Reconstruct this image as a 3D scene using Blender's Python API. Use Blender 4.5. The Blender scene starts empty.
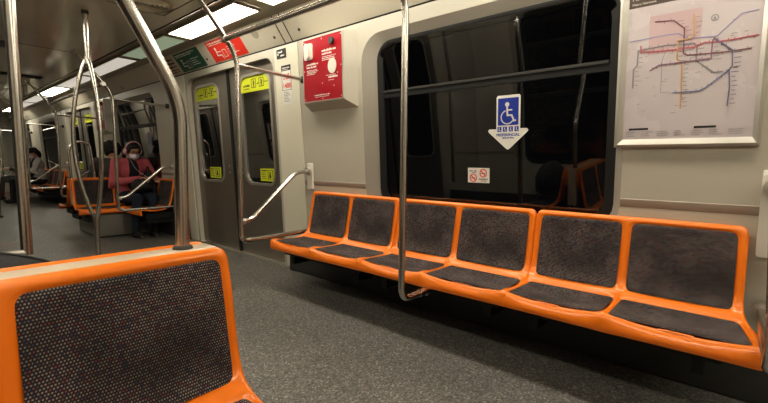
import bpy, bmesh, math, random
from mathutils import Vector, Matrix
random.seed(7)
PI = math.pi
COL = bpy.context.scene.collection
XC = 0.965                      # centre line of the car
def wx(z): return 2.32 - 0.06*z  # inner face of the right wall at height z

# ------------------------------------------------------------------ materials
def nmat(name):
    m = bpy.data.materials.new(name); m.use_nodes = True
    nt = m.node_tree; b = nt.nodes['Principled BSDF']
    return m, nt, b
def simple(name, col, rough=.5, metal=0., coat=0., noise=0., nscale=8., emis=None, es=0., spec=None, bump=0., bscale=60.):
    m, nt, b = nmat(name)
    b.inputs['Base Color'].default_value = (*col, 1)
    b.inputs['Roughness'].default_value = rough
    b.inputs['Metallic'].default_value = metal
    b.inputs['Coat Weight'].default_value = coat
    b.inputs['Coat Roughness'].default_value = .12
    if spec is not None: b.inputs['Specular IOR Level'].default_value = spec
    if emis: b.inputs['Emission Color'].default_value = (*emis, 1); b.inputs['Emission Strength'].default_value = es
    tc = nt.nodes.new('ShaderNodeTexCoord')
    if noise:
        n = nt.nodes.new('ShaderNodeTexNoise'); n.inputs['Scale'].default_value = nscale; n.inputs['Detail'].default_value = 5
        nt.links.new(tc.outputs['Object'], n.inputs['Vector'])
        mx = nt.nodes.new('ShaderNodeMix'); mx.data_type = 'RGBA'
        mx.inputs['A'].default_value = (*[c*(1-noise) for c in col], 1); mx.inputs['B'].default_value = (*[min(1, c*(1+noise)) for c in col], 1)
        nt.links.new(n.outputs['Fac'], mx.inputs['Factor']); nt.links.new(mx.outputs['Result'], b.inputs['Base Color'])
        r = nt.nodes.new('ShaderNodeMapRange'); r.inputs['To Min'].default_value = max(0, rough-.08); r.inputs['To Max'].default_value = rough+.1
        nt.links.new(n.outputs['Fac'], r.inputs['Value']); nt.links.new(r.outputs['Result'], b.inputs['Roughness'])
    if bump:
        n2 = nt.nodes.new('ShaderNodeTexNoise'); n2.inputs['Scale'].default_value = bscale
        nt.links.new(tc.outputs['Object'], n2.inputs['Vector'])
        bp = nt.nodes.new('ShaderNodeBump'); bp.inputs['Strength'].default_value = bump; bp.inputs['Distance'].default_value = .01
        nt.links.new(n2.outputs['Fac'], bp.inputs['Height']); nt.links.new(bp.outputs['Normal'], b.inputs['Normal'])
    return m
M = {}
M['orange'] = simple('orange_plastic', (.86, .21, .010), .3, coat=.5, noise=.07, nscale=4)
M['cream'] = simple('cream_plastic', (.62, .50, .36), .32, coat=.3)
M['steel'] = simple('polished_steel', (.60, .57, .53), .25, metal=1.)
M['doorsteel'] = simple('brushed_steel_door', (.29, .26, .225), .36, metal=.75, noise=.12, nscale=5)
M['alu'] = simple('aluminium', (.62, .59, .54), .34, metal=.85, noise=.05)
M['wall'] = simple('wall_laminate', (.51, .475, .40), .36, noise=.05, nscale=2.5, coat=.15)
M['ledge'] = simple('ledge_strip', (.36, .29, .24), .35)
M['post'] = simple('door_post_laminate', (.70, .66, .54), .34, coat=.2)
M['wall2'] = simple('moulded_surround', (.34, .31, .265), .34, noise=.06, nscale=3, coat=.15)
M['cove'] = simple('cove_panel', (.60, .55, .45), .38, noise=.05, nscale=3)
M['ceil'] = simple('ceiling_panel', (.80, .75, .63), .12, metal=.12, noise=.12, nscale=2, coat=.7, bump=.16, bscale=2.6)
M['housing'] = simple('light_housing', (.42, .38, .31), .35, metal=.2)
M['black'] = simple('black_rubber', (.012, .012, .012), .55)
M['dark'] = simple('dark_grey_plastic', (.05, .048, .045), .5, noise=.1)
M['kick'] = simple('kick_panel_grey', (.05, .05, .046), .5, noise=.35, nscale=120)
M['box'] = simple('grey_equipment_cover', (.21, .195, .17), .5, noise=.12, nscale=6)
M['white'] = simple('white_print', (.75, .72, .66), .5)
M['offwhite'] = simple('offwhite_plastic', (.70, .66, .58), .35)
M['red'] = simple('red_print', (.38, .010, .022), .3, coat=.4)
M['redad'] = simple('red_advert', (.75, .05, .03), .4)
M['green'] = simple('green_advert', (.03, .13, .085), .4)
M['yellow'] = simple('yellow_sticker', (.62, .66, .03), .45)
M['blue'] = simple('blue_print', (.02, .045, .32), .4)
M['ink'] = simple('dark_ink', (.03, .03, .03), .6)
M['redink'] = simple('red_ink', (.7, .05, .04), .6)
M['paper'] = simple('map_paper', (.60, .53, .54), .25, coat=.4, noise=.03)
M['pink'] = simple('pale_pink_print', (.56, .41, .42), .4)
M['header'] = simple('map_header', (.10, .075, .065), .35)
for n, c in dict(l_red=(.50, .16, .19), l_grey=(.27, .26, .27), l_maroon=(.26, .12, .14), l_orange=(.62, .38, .16), l_blue=(.19, .21, .38),
                 l_lilac=(.33, .31, .48), l_purple=(.30, .15, .23), l_navy=(.18, .17, .27)).items(): M[n] = simple('map_'+n, c, .4)
M['skin'] = simple('skin', (.48, .27, .18), .5)
M['hair'] = simple('black_hair', (.012, .010, .009), .45, bump=.5, bscale=90)
M['pinkcoat'] = simple('pink_fleece', (.50, .12, .14), .85, bump=.3, bscale=120, noise=.12)
M['blackcloth'] = simple('black_cloth', (.014, .014, .016), .8, noise=.2)
M['denim'] = simple('dark_blue_denim', (.02, .027, .05), .85, noise=.2)
M['greycloth'] = simple('grey_cloth', (.08, .078, .075), .85, noise=.15)
M['mask'] = simple('white_face_mask', (.70, .66, .78), .7)
M['headphone'] = simple('pink_headphone_plastic', (.70, .38, .40), .35)
M['patterned'] = simple('white_grey_patterned_cloth', (.42, .40, .38), .85, noise=.55, nscale=35)
M['eye'] = simple('eye_dark', (.02, .015, .01), .2)
M['bagcloth'] = simple('dark_bag_cloth', (.022, .021, .022), .62, noise=.2, bump=.3, bscale=200)
M['screen'] = simple('phone_screen', (.02, .02, .025), .1)
def emit(name, col, s, base=(.8, .8, .8)):
    return simple(name, base, .4, emis=col, es=s)
M['lamp'] = emit('lit_diffuser', (1., .94, .79), 15.)
M['dim'] = emit('dim_diffuser', (1., .93, .82), .5, (.6, .56, .5))
M['pale'] = emit('pale_green_diffuser_added_glow', (.78, .95, .68), .24, (.45, .55, .40))  # panel is switched off; weak green emission added to brighten it
def floor_mat():
    m, nt, b = nmat('speckled_rubber_floor'); N = nt.nodes; L = nt.links
    tc = N.new('ShaderNodeTexCoord')
    v = N.new('ShaderNodeTexVoronoi'); v.inputs['Scale'].default_value = 130; L.new(tc.outputs['Object'], v.inputs['Vector'])
    rp = N.new('ShaderNodeValToRGB'); e = rp.color_ramp.elements
    sep = N.new('ShaderNodeSeparateColor'); L.new(v.outputs['Color'], sep.inputs['Color']); L.new(sep.outputs['Red'], rp.inputs['Fac'])
    e[0].position = 0; e[0].color = (.066, .063, .058, 1); e[1].position = 1; e[1].color = (.33, .31, .28, 1)
    k = e.new(.45); k.color = (.135, .128, .118, 1); k = e.new(.85); k.color = (.19, .18, .165, 1)
    n = N.new('ShaderNodeTexNoise'); n.inputs['Scale'].default_value = 1.7; n.inputs['Detail'].default_value = 6; L.new(tc.outputs['Object'], n.inputs['Vector'])
    mr = N.new('ShaderNodeMapRange'); mr.inputs['To Min'].default_value = .7; mr.inputs['To Max'].default_value = 1.3; L.new(n.outputs['Fac'], mr.inputs['Value'])
    mx = N.new('ShaderNodeMix'); mx.data_type = 'RGBA'; mx.blend_type = 'MULTIPLY'; mx.inputs['Factor'].default_value = 1
    L.new(rp.outputs['Color'], mx.inputs['A']); L.new(mr.outputs['Result'], mx.inputs['B']); L.new(mx.outputs['Result'], b.inputs['Base Color'])
    b.inputs['Roughness'].default_value = .42; b.inputs['Specular IOR Level'].default_value = .45
    bp = N.new('ShaderNodeBump'); bp.inputs['Strength'].default_value = .12; bp.inputs['Distance'].default_value = .002
    L.new(v.outputs['Distance'], bp.inputs['Height']); L.new(bp.outputs['Normal'], b.inputs['Normal'])
    return m
M['floor'] = floor_mat()
def fabric_mat():
    m, nt, b = nmat('dotted_moquette'); N = nt.nodes; L = nt.links
    uv = N.new('ShaderNodeUVMap'); uv.uv_map = 'UVMap'
    mp = N.new('ShaderNodeMapping'); mp.inputs['Scale'].default_value = (150, 150, 1); L.new(uv.outputs['UV'], mp.inputs['Vector'])
    br = N.new('ShaderNodeTexBrick')     # offset rows of small woven dots
    br.inputs['Scale'].default_value = 1; br.inputs['Mortar Size'].default_value = .27; br.inputs['Mortar Smooth'].default_value = .25
    br.inputs['Brick Width'].default_value = 1.; br.inputs['Row Height'].default_value = 1.; br.offset = .5
    L.new(mp.outputs['Vector'], br.inputs['Vector'])
    br.inputs['Color1'].default_value = (.30, .24, .17, 1); br.inputs['Color2'].default_value = (.30, .24, .17, 1); br.inputs['Mortar'].default_value = (.030, .023, .034, 1)
    fl = N.new('ShaderNodeVectorMath'); fl.operation = 'FLOOR'; L.new(mp.outputs['Vector'], fl.inputs[0])
    wn = N.new('ShaderNodeTexWhiteNoise'); wn.noise_dimensions = '2D'; L.new(fl.outputs['Vector'], wn.inputs['Vector'])
    rp = N.new('ShaderNodeValToRGB'); rp.color_ramp.interpolation = 'CONSTANT'; e = rp.color_ramp.elements
    e[0].position = 0; e[0].color = (.36, .31, .25, 1); e[1].position = .62; e[1].color = (.34, .09, .07, 1)
    k = e.new(.74); k.color = (.10, .09, .16, 1); k = e.new(.86); k.color = (.20, .15, .11, 1)
    L.new(wn.outputs['Value'], rp.inputs['Fac']); L.new(rp.outputs['Color'], br.inputs['Color1']); L.new(rp.outputs['Color'], br.inputs['Color2'])
    # worn patches
    n = N.new('ShaderNodeTexNoise'); n.inputs['Scale'].default_value = 5.5; tc = N.new('ShaderNodeTexCoord'); L.new(tc.outputs['Object'], n.inputs['Vector'])
    mr = N.new('ShaderNodeMapRange'); mr.inputs['From Min'].default_value = .35; mr.inputs['From Max'].default_value = .65
    mr.inputs['To Min'].default_value = .36; mr.inputs['To Max'].default_value = .85; L.new(n.outputs['Fac'], mr.inputs['Value'])
    mx = N.new('ShaderNodeMix'); mx.data_type = 'RGBA'; mx.blend_type = 'MULTIPLY'; mx.inputs['Factor'].default_value = 1
    sp = N.new('ShaderNodeSeparateXYZ'); L.new(tc.outputs['Object'], sp.inputs[0])
    def mt(op, a, b_=None, c=None):
        q = N.new('ShaderNodeMath'); q.operation = op
        for i, v in enumerate((a, b_, c)):
            if v is None: continue
            if isinstance(v, (int, float)): q.inputs[i].default_value = v
            else: L.new(v, q.inputs[i])
        return q.outputs[0]
    fx = mt('MULTIPLY', mt('SUBTRACT', mt('FRACT', mt('DIVIDE', sp.outputs[0], .463)), .5), 2.9)
    fz = mt('DIVIDE', mt('SUBTRACT', sp.outputs[2], .505), .075)
    dd = mt('ADD', mt('MULTIPLY', fx, fx), mt('MULTIPLY', fz, fz))
    stain = mt('SUBTRACT', 1., mt('MULTIPLY', .52, mt('EXPONENT', mt('MULTIPLY', dd, -1.2))))
    wear = mt('MULTIPLY', stain, mr.outputs['Result'])
    L.new(br.outputs['Color'], mx.inputs['A']); L.new(wear, mx.inputs['B']); L.new(mx.outputs['Result'], b.inputs['Base Color'])
    b.inputs['Roughness'].default_value = .85; b.inputs['Sheen Weight'].default_value = .03; b.inputs['Sheen Tint'].default_value = (.6, .5, .45, 1)
    return m
M['fabric'] = fabric_mat()
def glass_mat(name, tint, rmul=1.):
    m = bpy.data.materials.new(name); m.use_nodes = True; nt = m.node_tree; N = nt.nodes; L = nt.links
    for n in list(N):
        if n.type != 'OUTPUT_MATERIAL': N.remove(n)
    out = [n for n in N if n.type == 'OUTPUT_MATERIAL'][0]
    t = N.new('ShaderNodeBsdfTransparent'); t.inputs['Color'].default_value = (*tint, 1)
    g = N.new('ShaderNodeBsdfGlossy'); g.inputs['Roughness'].default_value = .015; g.inputs['Color'].default_value = (.95, .95, .95, 1)
    f = N.new('ShaderNodeFresnel'); f.inputs['IOR'].default_value = 1.45
    mu = N.new('ShaderNodeMath'); mu.operation = 'MULTIPLY'; mu.inputs[1].default_value = rmul; mu.use_clamp = True
    L.new(f.outputs['Fac'], mu.inputs[0])
    mx = N.new('ShaderNodeMixShader'); L.new(mu.outputs[0], mx.inputs['Fac']); L.new(t.outputs[0], mx.inputs[1]); L.new(g.outputs[0], mx.inputs[2])
    L.new(mx.outputs[0], out.inputs['Surface'])
    return m
M['glass'] = glass_mat('tinted_glass', (.55, .56, .55), 2.8)
M['doorglass'] = glass_mat('door_glass', (.4, .4, .4), .35)
M['clear'] = glass_mat('clear_screen_glass', (.93, .95, .94), 1.3)
M['tunnel'] = simple('tunnel_black', (.006, .006, .006), .9)

# ------------------------------------------------------------------ building helpers
class MB:
    def __init__(s): s.v = []; s.f = []; s.uv = None
    def add(s, vs, fs):
        o = len(s.v); s.v += [Vector(v) for v in vs]; s.f += [tuple(i+o for i in f) for f in fs]; return s
    def box(s, x0, x1, y0, y1, z0, z1, r=0.):
        if r <= 0:
            vs = [(x, y, z) for x in (x0, x1) for y in (y0, y1) for z in (z0, z1)]
            return s.add(vs, [(0, 1, 3, 2), (4, 6, 7, 5), (0, 4, 5, 1), (2, 3, 7, 6), (0, 2, 6, 4), (1, 5, 7, 3)])
        bm = bmesh.new(); bmesh.ops.create_cube(bm, size=1)
        for v in bm.verts: v.co = Vector(((x0+x1)/2+v.co.x*(x1-x0), (y0+y1)/2+v.co.y*(y1-y0), (z0+z1)/2+v.co.z*(z1-z0)))
        bmesh.ops.bevel(bm, geom=bm.edges[:], offset=r, segments=3, profile=.5, affect='EDGES')
        bm.verts.index_update()
        s.add([v.co.copy() for v in bm.verts], [[v.index for v in f.verts] for f in bm.faces]); bm.free(); return s
    def tube(s, pts, r, n=14, fillet=0., caps=True, taper=None):
        P = [Vector(p) for p in pts]
        if fillet:
            Q = [P[0]]
            for i in range(1, len(P)-1):
                a, b, c = P[i-1], P[i], P[i+1]; u = (a-b); w = (c-b)
                fl = min(fillet, u.length*.48, w.length*.48); u.normalize(); w.normalize()
                p0 = b+u*fl; p1 = b+w*fl
                for k in range(9):
                    t = k/8; Q.append(p0*(1-t)**2+b*2*t*(1-t)+p1*t*t)
            Q.append(P[-1]); P = Q
        rings = []; T0 = (P[1]-P[0]).normalized()
        N = T0.orthogonal().normalized()
        for i, p in enumerate(P):
            T = ((P[min(i+1, len(P)-1)]-P[max(i-1, 0)])).normalized()
            N = (N - T*N.dot(T)).normalized(); B = T.cross(N)
            rr = r if taper is None else taper[i] if i < len(taper) else r
            rings.append([p+(N*math.cos(2*PI*k/n)+B*math.sin(2*PI*k/n))*rr for k in range(n)])
        vs = [v for R in rings for v in R]; fs = []
        for i in range(len(rings)-1):
            for k in range(n): fs.append((i*n+k, i*n+(k+1) % n, (i+1)*n+(k+1) % n, (i+1)*n+k))
        if caps: fs += [tuple(reversed(range(n))), tuple((len(rings)-1)*n+k for k in range(n))]
        return s.add(vs, fs)
    def cyl(s, a, b, r, n=24): return s.tube([a, b], r, n)
    def ell(s, c, r, rot=None, n=12, m=18):
        c = Vector(c); R = rot or Matrix.Identity(3); vs = [c+R@Vector((0, 0, r[2]))]; fs = []
        for i in range(1, n):
            a = PI*i/n
            for k in range(m):
                p = 2*PI*k/m; vs.append(c+R@Vector((r[0]*math.sin(a)*math.cos(p), r[1]*math.sin(a)*math.sin(p), r[2]*math.cos(a))))
        vs.append(c-R@Vector((0, 0, r[2])))
        for k in range(m): fs.append((0, 1+k, 1+(k+1) % m))
        for i in range(n-2):
            for k in range(m): a = 1+i*m; fs.append((a+k, a+m+k, a+m+(k+1) % m, a+(k+1) % m))
        a = 1+(n-2)*m
        for k in range(m): fs.append((a+k, len(vs)-1, a+(k+1) % m))
        return s.add(vs, fs)
    def cap(s, a, b, ra, rb, n=14):      # capsule with two radii
        a = Vector(a); b = Vector(b); T = (b-a).normalized(); pts = []; rad = []
        for k in range(5):
            t = PI/2*k/5; pts.append(a-T*ra*math.cos(t)); rad.append(max(ra*math.sin(t), ra*.05))
        pts.append(a); rad.append(ra); pts.append(b); rad.append(rb)
        for k in range(1, 6):
            t = PI/2*k/5; pts.append(b+T*rb*math.sin(t)); rad.append(max(rb*math.cos(t), rb*.05))
        return s.tube(pts, 1, n, taper=rad)
    def build(s, name, mat, parent=None, smooth=True, angle=38, kind=None):
        me = bpy.data.meshes.new(name); inv = Matrix.Identity(4)
        root = parent
        while root is not None and root.parent is not None: root = root.parent
        if root is not None and root.type == 'EMPTY': inv = RM[root.name].inverted()
        me.from_pydata([tuple(inv@v) for v in s.v], [], s.f); me.update()
        bm = bmesh.new(); bm.from_mesh(me); bmesh.ops.recalc_face_normals(bm, faces=bm.faces[:]); bm.to_mesh(me); bm.free()
        me.materials.append(M[mat] if isinstance(mat, str) else mat)
        o = bpy.data.objects.new(name, me); COL.objects.link(o)
        if parent is not None: o.parent = parent
        if smooth:
            me.shade_smooth()
            me.set_sharp_from_angle(angle=math.radians(angle))
        if kind: o['kind'] = kind
        return o
RM = {}
def thing(name, label, cat, loc=(0, 0, 0), rz=0., group=None, kind=None):
    o = bpy.data.objects.new(name, None); COL.objects.link(o); o.empty_display_size = .1
    o.location = loc; o.rotation_euler = (0, 0, rz)
    RM[o.name] = Matrix.Translation(Vector(loc)) @ Matrix.Rotation(rz, 4, 'Z')
    if kind: o['kind'] = kind
    if label: o['label'] = label
    if cat: o['category'] = cat
    if group: o['group'] = group
    return o
def tag(o, label, cat, group=None):
    o['label'] = label; o['category'] = cat
    if group: o['group'] = group
    return o
def dup(root, loc, rz=None, label=None, group=None):
    def cp(o, parent):
        c = o.copy(); COL.objects.link(c)
        if parent is not None: c.parent = parent
        for ch in list(o.children): cp(ch, c)
        return c
    r = cp(root, None); r.location = loc
    if rz is not None: r.rotation_euler = (0, 0, rz)
    RM[r.name] = Matrix.Translation(Vector(loc)) @ Matrix.Rotation(r.rotation_euler[2], 4, 'Z')
    if label: r['label'] = label
    if group: r['group'] = group
    return r
def rrect(u0, u1, v0, v1, r, n=7):
    out = []
    for cx, cy, a0 in ((u1-r, v1-r, 0), (u0+r, v1-r, PI/2), (u0+r, v0+r, PI), (u1-r, v0+r, 1.5*PI)):
        for k in range(n): a = a0+PI/2*k/(n-1); out.append((cx+r*math.cos(a), cy+r*math.sin(a)))
    return out
class Plane:
    """flat working plane: u to the reader's right, v up, n towards the reader"""
    def __init__(s, o, U, V): s.o = Vector(o); s.U = Vector(U).normalized(); s.V = Vector(V).normalized(); s.N = s.U.cross(s.V).normalized()
    def p(s, u, v, n=0.): return s.o+s.U*u+s.V*v+s.N*n
    def slab(s, mb, pts, n0, n1):
        k = len(pts); mb.add([s.p(u, v, n1) for u, v in pts]+[s.p(u, v, n0) for u, v in pts],
                             [tuple(range(k)), tuple(reversed(range(k, 2*k)))]+[(i, (i+1) % k, k+(i+1) % k, k+i) for i in range(k)]); return mb
    def rect(s, mb, u0, u1, v0, v1, n0=0., n1=.002): return s.slab(mb, [(u0, v0), (u1, v0), (u1, v1), (u0, v1)], n0, n1)
    def ring(s, mb, A, B, n0, n1, nb=None):
        k = len(A); nb = n1 if nb is None else nb
        mb.add([s.p(*a, n1) for a in A]+[s.p(*b, nb) for b in B]+[s.p(*a, n0) for a in A]+[s.p(*b, n0) for b in B],
               [f for i in range(k) for j in [(i+1) % k] for f in ((i, j, k+j, k+i), (i, 2*k+i, 2*k+j, j), (k+i, k+j, 3*k+j, 3*k+i), (2*k+i, 3*k+i, 3*k+j, 2*k+j))]); return mb
    def disc(s, mb, u, v, r, n0=0., n1=.002, n=20, sy=1.): return s.slab(mb, [(u+r*math.cos(2*PI*k/n), v+r*sy*math.sin(2*PI*k/n)) for k in range(n)], n0, n1)
    def line(s, mb, pts, w, n0=0., n1=.001):
        for a, b in zip(pts, pts[1:]):
            d = Vector(b)-Vector(a); L = d.length
            if L < 1e-5: continue
            d /= L; q = Vector((-d.y, d.x))*w/2; a2 = Vector(a)-d*w*.4; b2 = Vector(b)+d*w*.4
            s.slab(mb, [tuple(a2-q), tuple(b2-q), tuple(b2+q), tuple(a2+q)], n0, n1)
        return mb
    def greek(s, mb, u0, u1, v, h, n0=0., n1=.0012):       # a line of print too small to read
        u = u0
        while u < u1-h*.3:
            w = min(random.uniform(.35, .9)*h, u1-u)
            s.rect(mb, u, u+w, v, v+h*random.choice((.72, 1., .8)), n0, n1); u += w+h*(.18 if random.random() < .8 else .6)
    def text(s, body, name, mat, parent, u, v, size, n=.0015, align='LEFT', bold=0.):
        cu = bpy.data.curves.new(name, 'FONT'); cu.body = body; cu.size = size; cu.align_x = align; cu.extrude = .0004; cu.offset = bold
        o = bpy.data.objects.new(name, cu); COL.objects.link(o)
        bpy.context.view_layer.update()
        me = bpy.data.meshes.new_from_object(o.evaluated_get(bpy.context.evaluated_depsgraph_get()))
        COL.objects.unlink(o); bpy.data.objects.remove(o); bpy.data.curves.remove(cu)
        mb = MB(); mb.add([s.p(u+w.co.x, v+w.co.y, n+w.co.z) for w in me.vertices], [tuple(p.vertices) for p in me.polygons])
        bpy.data.meshes.remove(me)
        return mb.build(name, mat, parent, smooth=False)
def wall_plane(y, z, off=0., side=1):
    """plane lying on the wall with its origin at (y, z), off metres proud of the wall"""
    if side > 0: return Plane((wx(z)-off, y, z), (0, -1, 0), (-.06, 0, 1))
    return Plane((2*XC-wx(z)+off, y, z), (0, 1, 0), (.06, 0, 1))

# ------------------------------------------------------------------ the shell of the car
Y0, Y1 = -2.8, 16.6
P = 5.5
def struct(mb, name, mat, parent=None, **k):
    o = mb.build(name, mat, parent, **k)
    if parent is None: o['kind'] = 'structure'
    return o
struct(MB().box(2*XC-2.40, 2.40, Y0, Y1, -.08, 0), 'floor', 'floor', smooth=False)

def W(y, z, off, side):
    x = wx(z)-off
    return (x, y, z) if side > 0 else (2*XC-x, y, z)
def holed(mb, y0, y1, z0, z1, loop, side, off=0.):
    """wall panel with a hole; loop is the rounded outline of the hole"""
    cy = sum(p[0] for p in loop)/len(loop); cz = sum(p[1] for p in loop)/len(loop)
    A = list(loop)
    for c in ((y0, z0), (y1, z0), (y1, z1), (y0, z1)):      # make sure the panel's corners get a spoke
        best = min(range(len(A)), key=lambda i: abs(math.atan2((A[i][1]-cz)*(c[0]-cy)-(A[i][0]-cy)*(c[1]-cz), (A[i][0]-cy)*(c[0]-cy)+(A[i][1]-cz)*(c[1]-cz))))
        A[best] = (*A[best][:2], c)
    outer = []
    for a in A:
        if len(a) == 3: outer.append(a[2]); continue
        dy, dz = a[0]-cy, a[1]-cz; t = 1e9
        if dy > 1e-9: t = min(t, (y1-cy)/dy)
        if dy < -1e-9: t = min(t, (y0-cy)/dy)
        if dz > 1e-9: t = min(t, (z1-cz)/dz)
        if dz < -1e-9: t = min(t, (z0-cz)/dz)
        outer.append((cy+dy*t, cz+dz*t))
    k = len(A); mb.add([W(a[0], a[1], off, side) for a in A]+[W(*o, off, side) for o in outer], [(i, (i+1) % k, k+(i+1) % k, k+i) for i in range(k)])
def ring3(mb, A, offA, B, offB, side):
    k = len(A); mb.add([W(*a, offA, side) for a in A]+[W(*b, offB, side) for b in B], [(i, (i+1) % k, k+(i+1) % k, k+i) for i in range(k)])

WZ = 2.0
DO = -.05    # the door leaves stand in a pocket behind the wall face
wn = dn = 0
for side, nm in ((1, 'right'), (-1, 'left')):
    wall = MB(); sur = MB()
    ks = range(-1, 4) if side > 0 else range(-1, 3)
    wins, doors = [], []
    for k in ks:
        b = P*k; ya, yb, yc = b-.4, b+3.05, b+5.1
        outer = rrect(b+.435, b+2.14, .62, 1.90, .19); inner = rrect(b+.485, b+2.0, .69, 1.825, .12)
        if yb > Y0 and ya < Y1:
            holed(wall, ya, yb, -.02, WZ, outer, side); ring3(sur, outer, 0, inner, -.045, side); wins.append((b, inner))
        dl = rrect(b+3.23, b+4.955, -.06, 1.93, .12)
        holed(wall, yb, yc, -.08, WZ, dl, side); ring3(wall, dl, 0, dl, DO-.03, side); doors.append((b, dl))
    w = struct(wall, 'wall_'+nm, 'wall', angle=30)
    sur.build('window_surround', 'wall2', w, angle=30)
    # tunnel darkness is open space behind the panes; a closing skin for the pockets behind the doors
    for b, inner in wins:
        wn += 1
        wr = thing('window_%d' % wn, None, None, (W(b+1.2, .8, 0, side)), kind='structure')
        g = MB(); lo = [(b+.49, 1.47), (b+1.995, 1.47)]
        low = [a for a in inner if a[1] < 1.4]; g.add([W(*a, -.05, side) for a in low+[(b+1.995, 1.47), (b+.49, 1.47)]], [tuple(range(len(low)+2))]); g.build('pane', 'glass', wr, smooth=False)
        up = [a for a in inner if a[1] > 1.5]; g = MB(); g.add([W(a[0], a[1], -.062+.11*(a[1]-1.47), side) for a in [(b+1.995, 1.47)]+up+[(b+.49, 1.47)]], [tuple(range(len(up)+2))]); g.build('upper_pane', 'glass', wr, smooth=False)
        fr = MB(); i2 = rrect(b+.515, b+1.965, .72, 1.79, .10); i3 = rrect(b+.47, b+2.015, .675, 1.84, .13)
        ring3(fr, i3, -.030, i2, -.034, side); ring3(fr, i2, -.034, i2, -.05, side)
        for (z0, z1) in ((1.455, 1.49),):
            vs = [W(y, z, o, side) for y in (b+.51, b+1.965) for z in (z0, z1) for o in (-.036, -.05)]
            fr.add(vs, [(0, 2, 6, 4), (0, 4, 5, 1), (2, 3, 7, 6)])
        fr.build('window_gasket', 'black', wr)
        rl = MB(); vs = [W(y, z, o, side) for y in (b+.52, b+1.96) for z in (1.49, 1.505) for o in (-.028, -.05)]
        rl.add(vs, [(0, 2, 6, 4), (0, 4, 5, 1), (2, 3, 7, 6), (0, 1, 3, 2), (4, 6, 7, 5)]); rl.build('window_rail', 'dark', wr)
    for b, dl in doors:
        dn += 1
        dr = thing('door_%d' % dn, None, None, W(b+4.1, 0, 0, side), kind='structure')
        for (ya, yb, wa, wb) in ((b+3.18, b+4.085, b+3.375, b+3.885), (b+4.115, b+5.0, b+4.35, b+4.87)):
            lf = MB(); hole = rrect(wa, wb, .775, 1.825, .10); holed(lf, ya, yb, -.05, 1.99, hole, side, DO)
            ring3(lf, hole, DO, hole, DO-.03, side)
            # folded edge of the leaf
            ye = yb if yb < b+4.1 else ya
            lf.add([W(ye, -.05, DO, side), W(ye, 1.99, DO, side), W(ye, 1.99, DO-.03, side), W(ye, -.05, DO-.03, side)], [(0, 1, 2, 3)])
            leaf = lf.build('door_leaf', 'doorsteel', dr, angle=30)
            f2 = MB(); h0 = rrect(wa-.022, wb+.022, .753, 1.847, .12); h1 = rrect(wa+.004, wb-.004, .779, 1.821, .097)
            ring3(f2, h0, DO, h0, DO+.006, side); ring3(f2, h0, DO+.006, h1, DO+.006, side); ring3(f2, h1, DO+.006, h1, DO-.015, side); f2.build('window_trim', 'alu', leaf)
            g = MB(); g.add([W(*a, DO-.012, side) for a in hole], [tuple(range(len(hole)))]); g.build('pane', 'doorglass', leaf, smooth=False)
            # button dots beside the meeting edge
            bt = MB(); yq = ye+(-.13 if ye < b+4.1 else .10)
            for zz in (.87, .94): c = Vector(W(yq, zz, DO, side)); bt.cyl(c, c+Vector((-.006*side, 0, 0)), .010, 12)
            bt.build('door_rivet', 'alu', leaf)
        se = MB(); vs = [W(y, z, o, side) for y in (b+4.078, b+4.122) for z in (-.05, 1.99) for o in (DO+.012, DO-.03)]
        se.add(vs, [(0, 2, 6, 4), (0, 4, 5, 1), (2, 3, 7, 6), (0, 1, 3, 2), (4, 6, 7, 5)]); se.build('door_seal', 'black', dr)
        th = MB(); xx = sorted((W(0, 0, -.005, side)[0], W(0, 0, DO, side)[0])); th.box(xx[0], xx[1], b+3.23, b+4.955, 0, .012); th.build('door_threshold', 'alu', dr, smooth=False)
    # shallow ledge line and dark kick panel along the wall
    tr = MB()
    for k in ks:
        b = P*k
        for (z0, z1, o) in ((.60, .64, .0),):
            pass
        for ya, yb in ((b-.4, b+.435), (b+2.14, b+3.05)):
            vs = [W(y, z, o, side) for y in (ya, yb) for z, o in ((.838, .0005), (.835, .003), (.803, .003), (.798, .0005))]
            tr.add(vs, [(0, 1, 5, 4), (1, 2, 6, 5), (2, 3, 7, 6)])
    t = tr.build('trim_1' if side > 0 else 'trim_2', 'ledge', None); t['kind'] = 'structure'
    kp = MB()
    for k in ks:
        b = P*k
        xs = sorted((2.268, 2.335)); xs = xs if side > 0 else sorted((2*XC-xs[0], 2*XC-xs[1]))
        kp.box(xs[0], xs[1], b-.30, b+3.10, 0, .30, .012)
    t = kp.build('baseboard_'+nm, 'kick', None); t['kind'] = 'structure'

pp = MB()
for k in range(-1, 3):
    b = P*k
    for ya, yb in ((b+2.86, b+3.19), (b-.36, b-.06) if 0 else (b+5.0, b+5.25)):
        vs = [W(y, z, o, 1) for y in (ya, yb) for z in (.02, 1.985) for o in (.007, -.002)]
        pp.add(vs, [(0, 2, 6, 4), (0, 4, 5, 1), (2, 3, 7, 6), (0, 1, 3, 2), (4, 6, 7, 5)])
pp.build('post_panel', 'post', bpy.data.objects['wall_right'], smooth=False)
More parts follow.
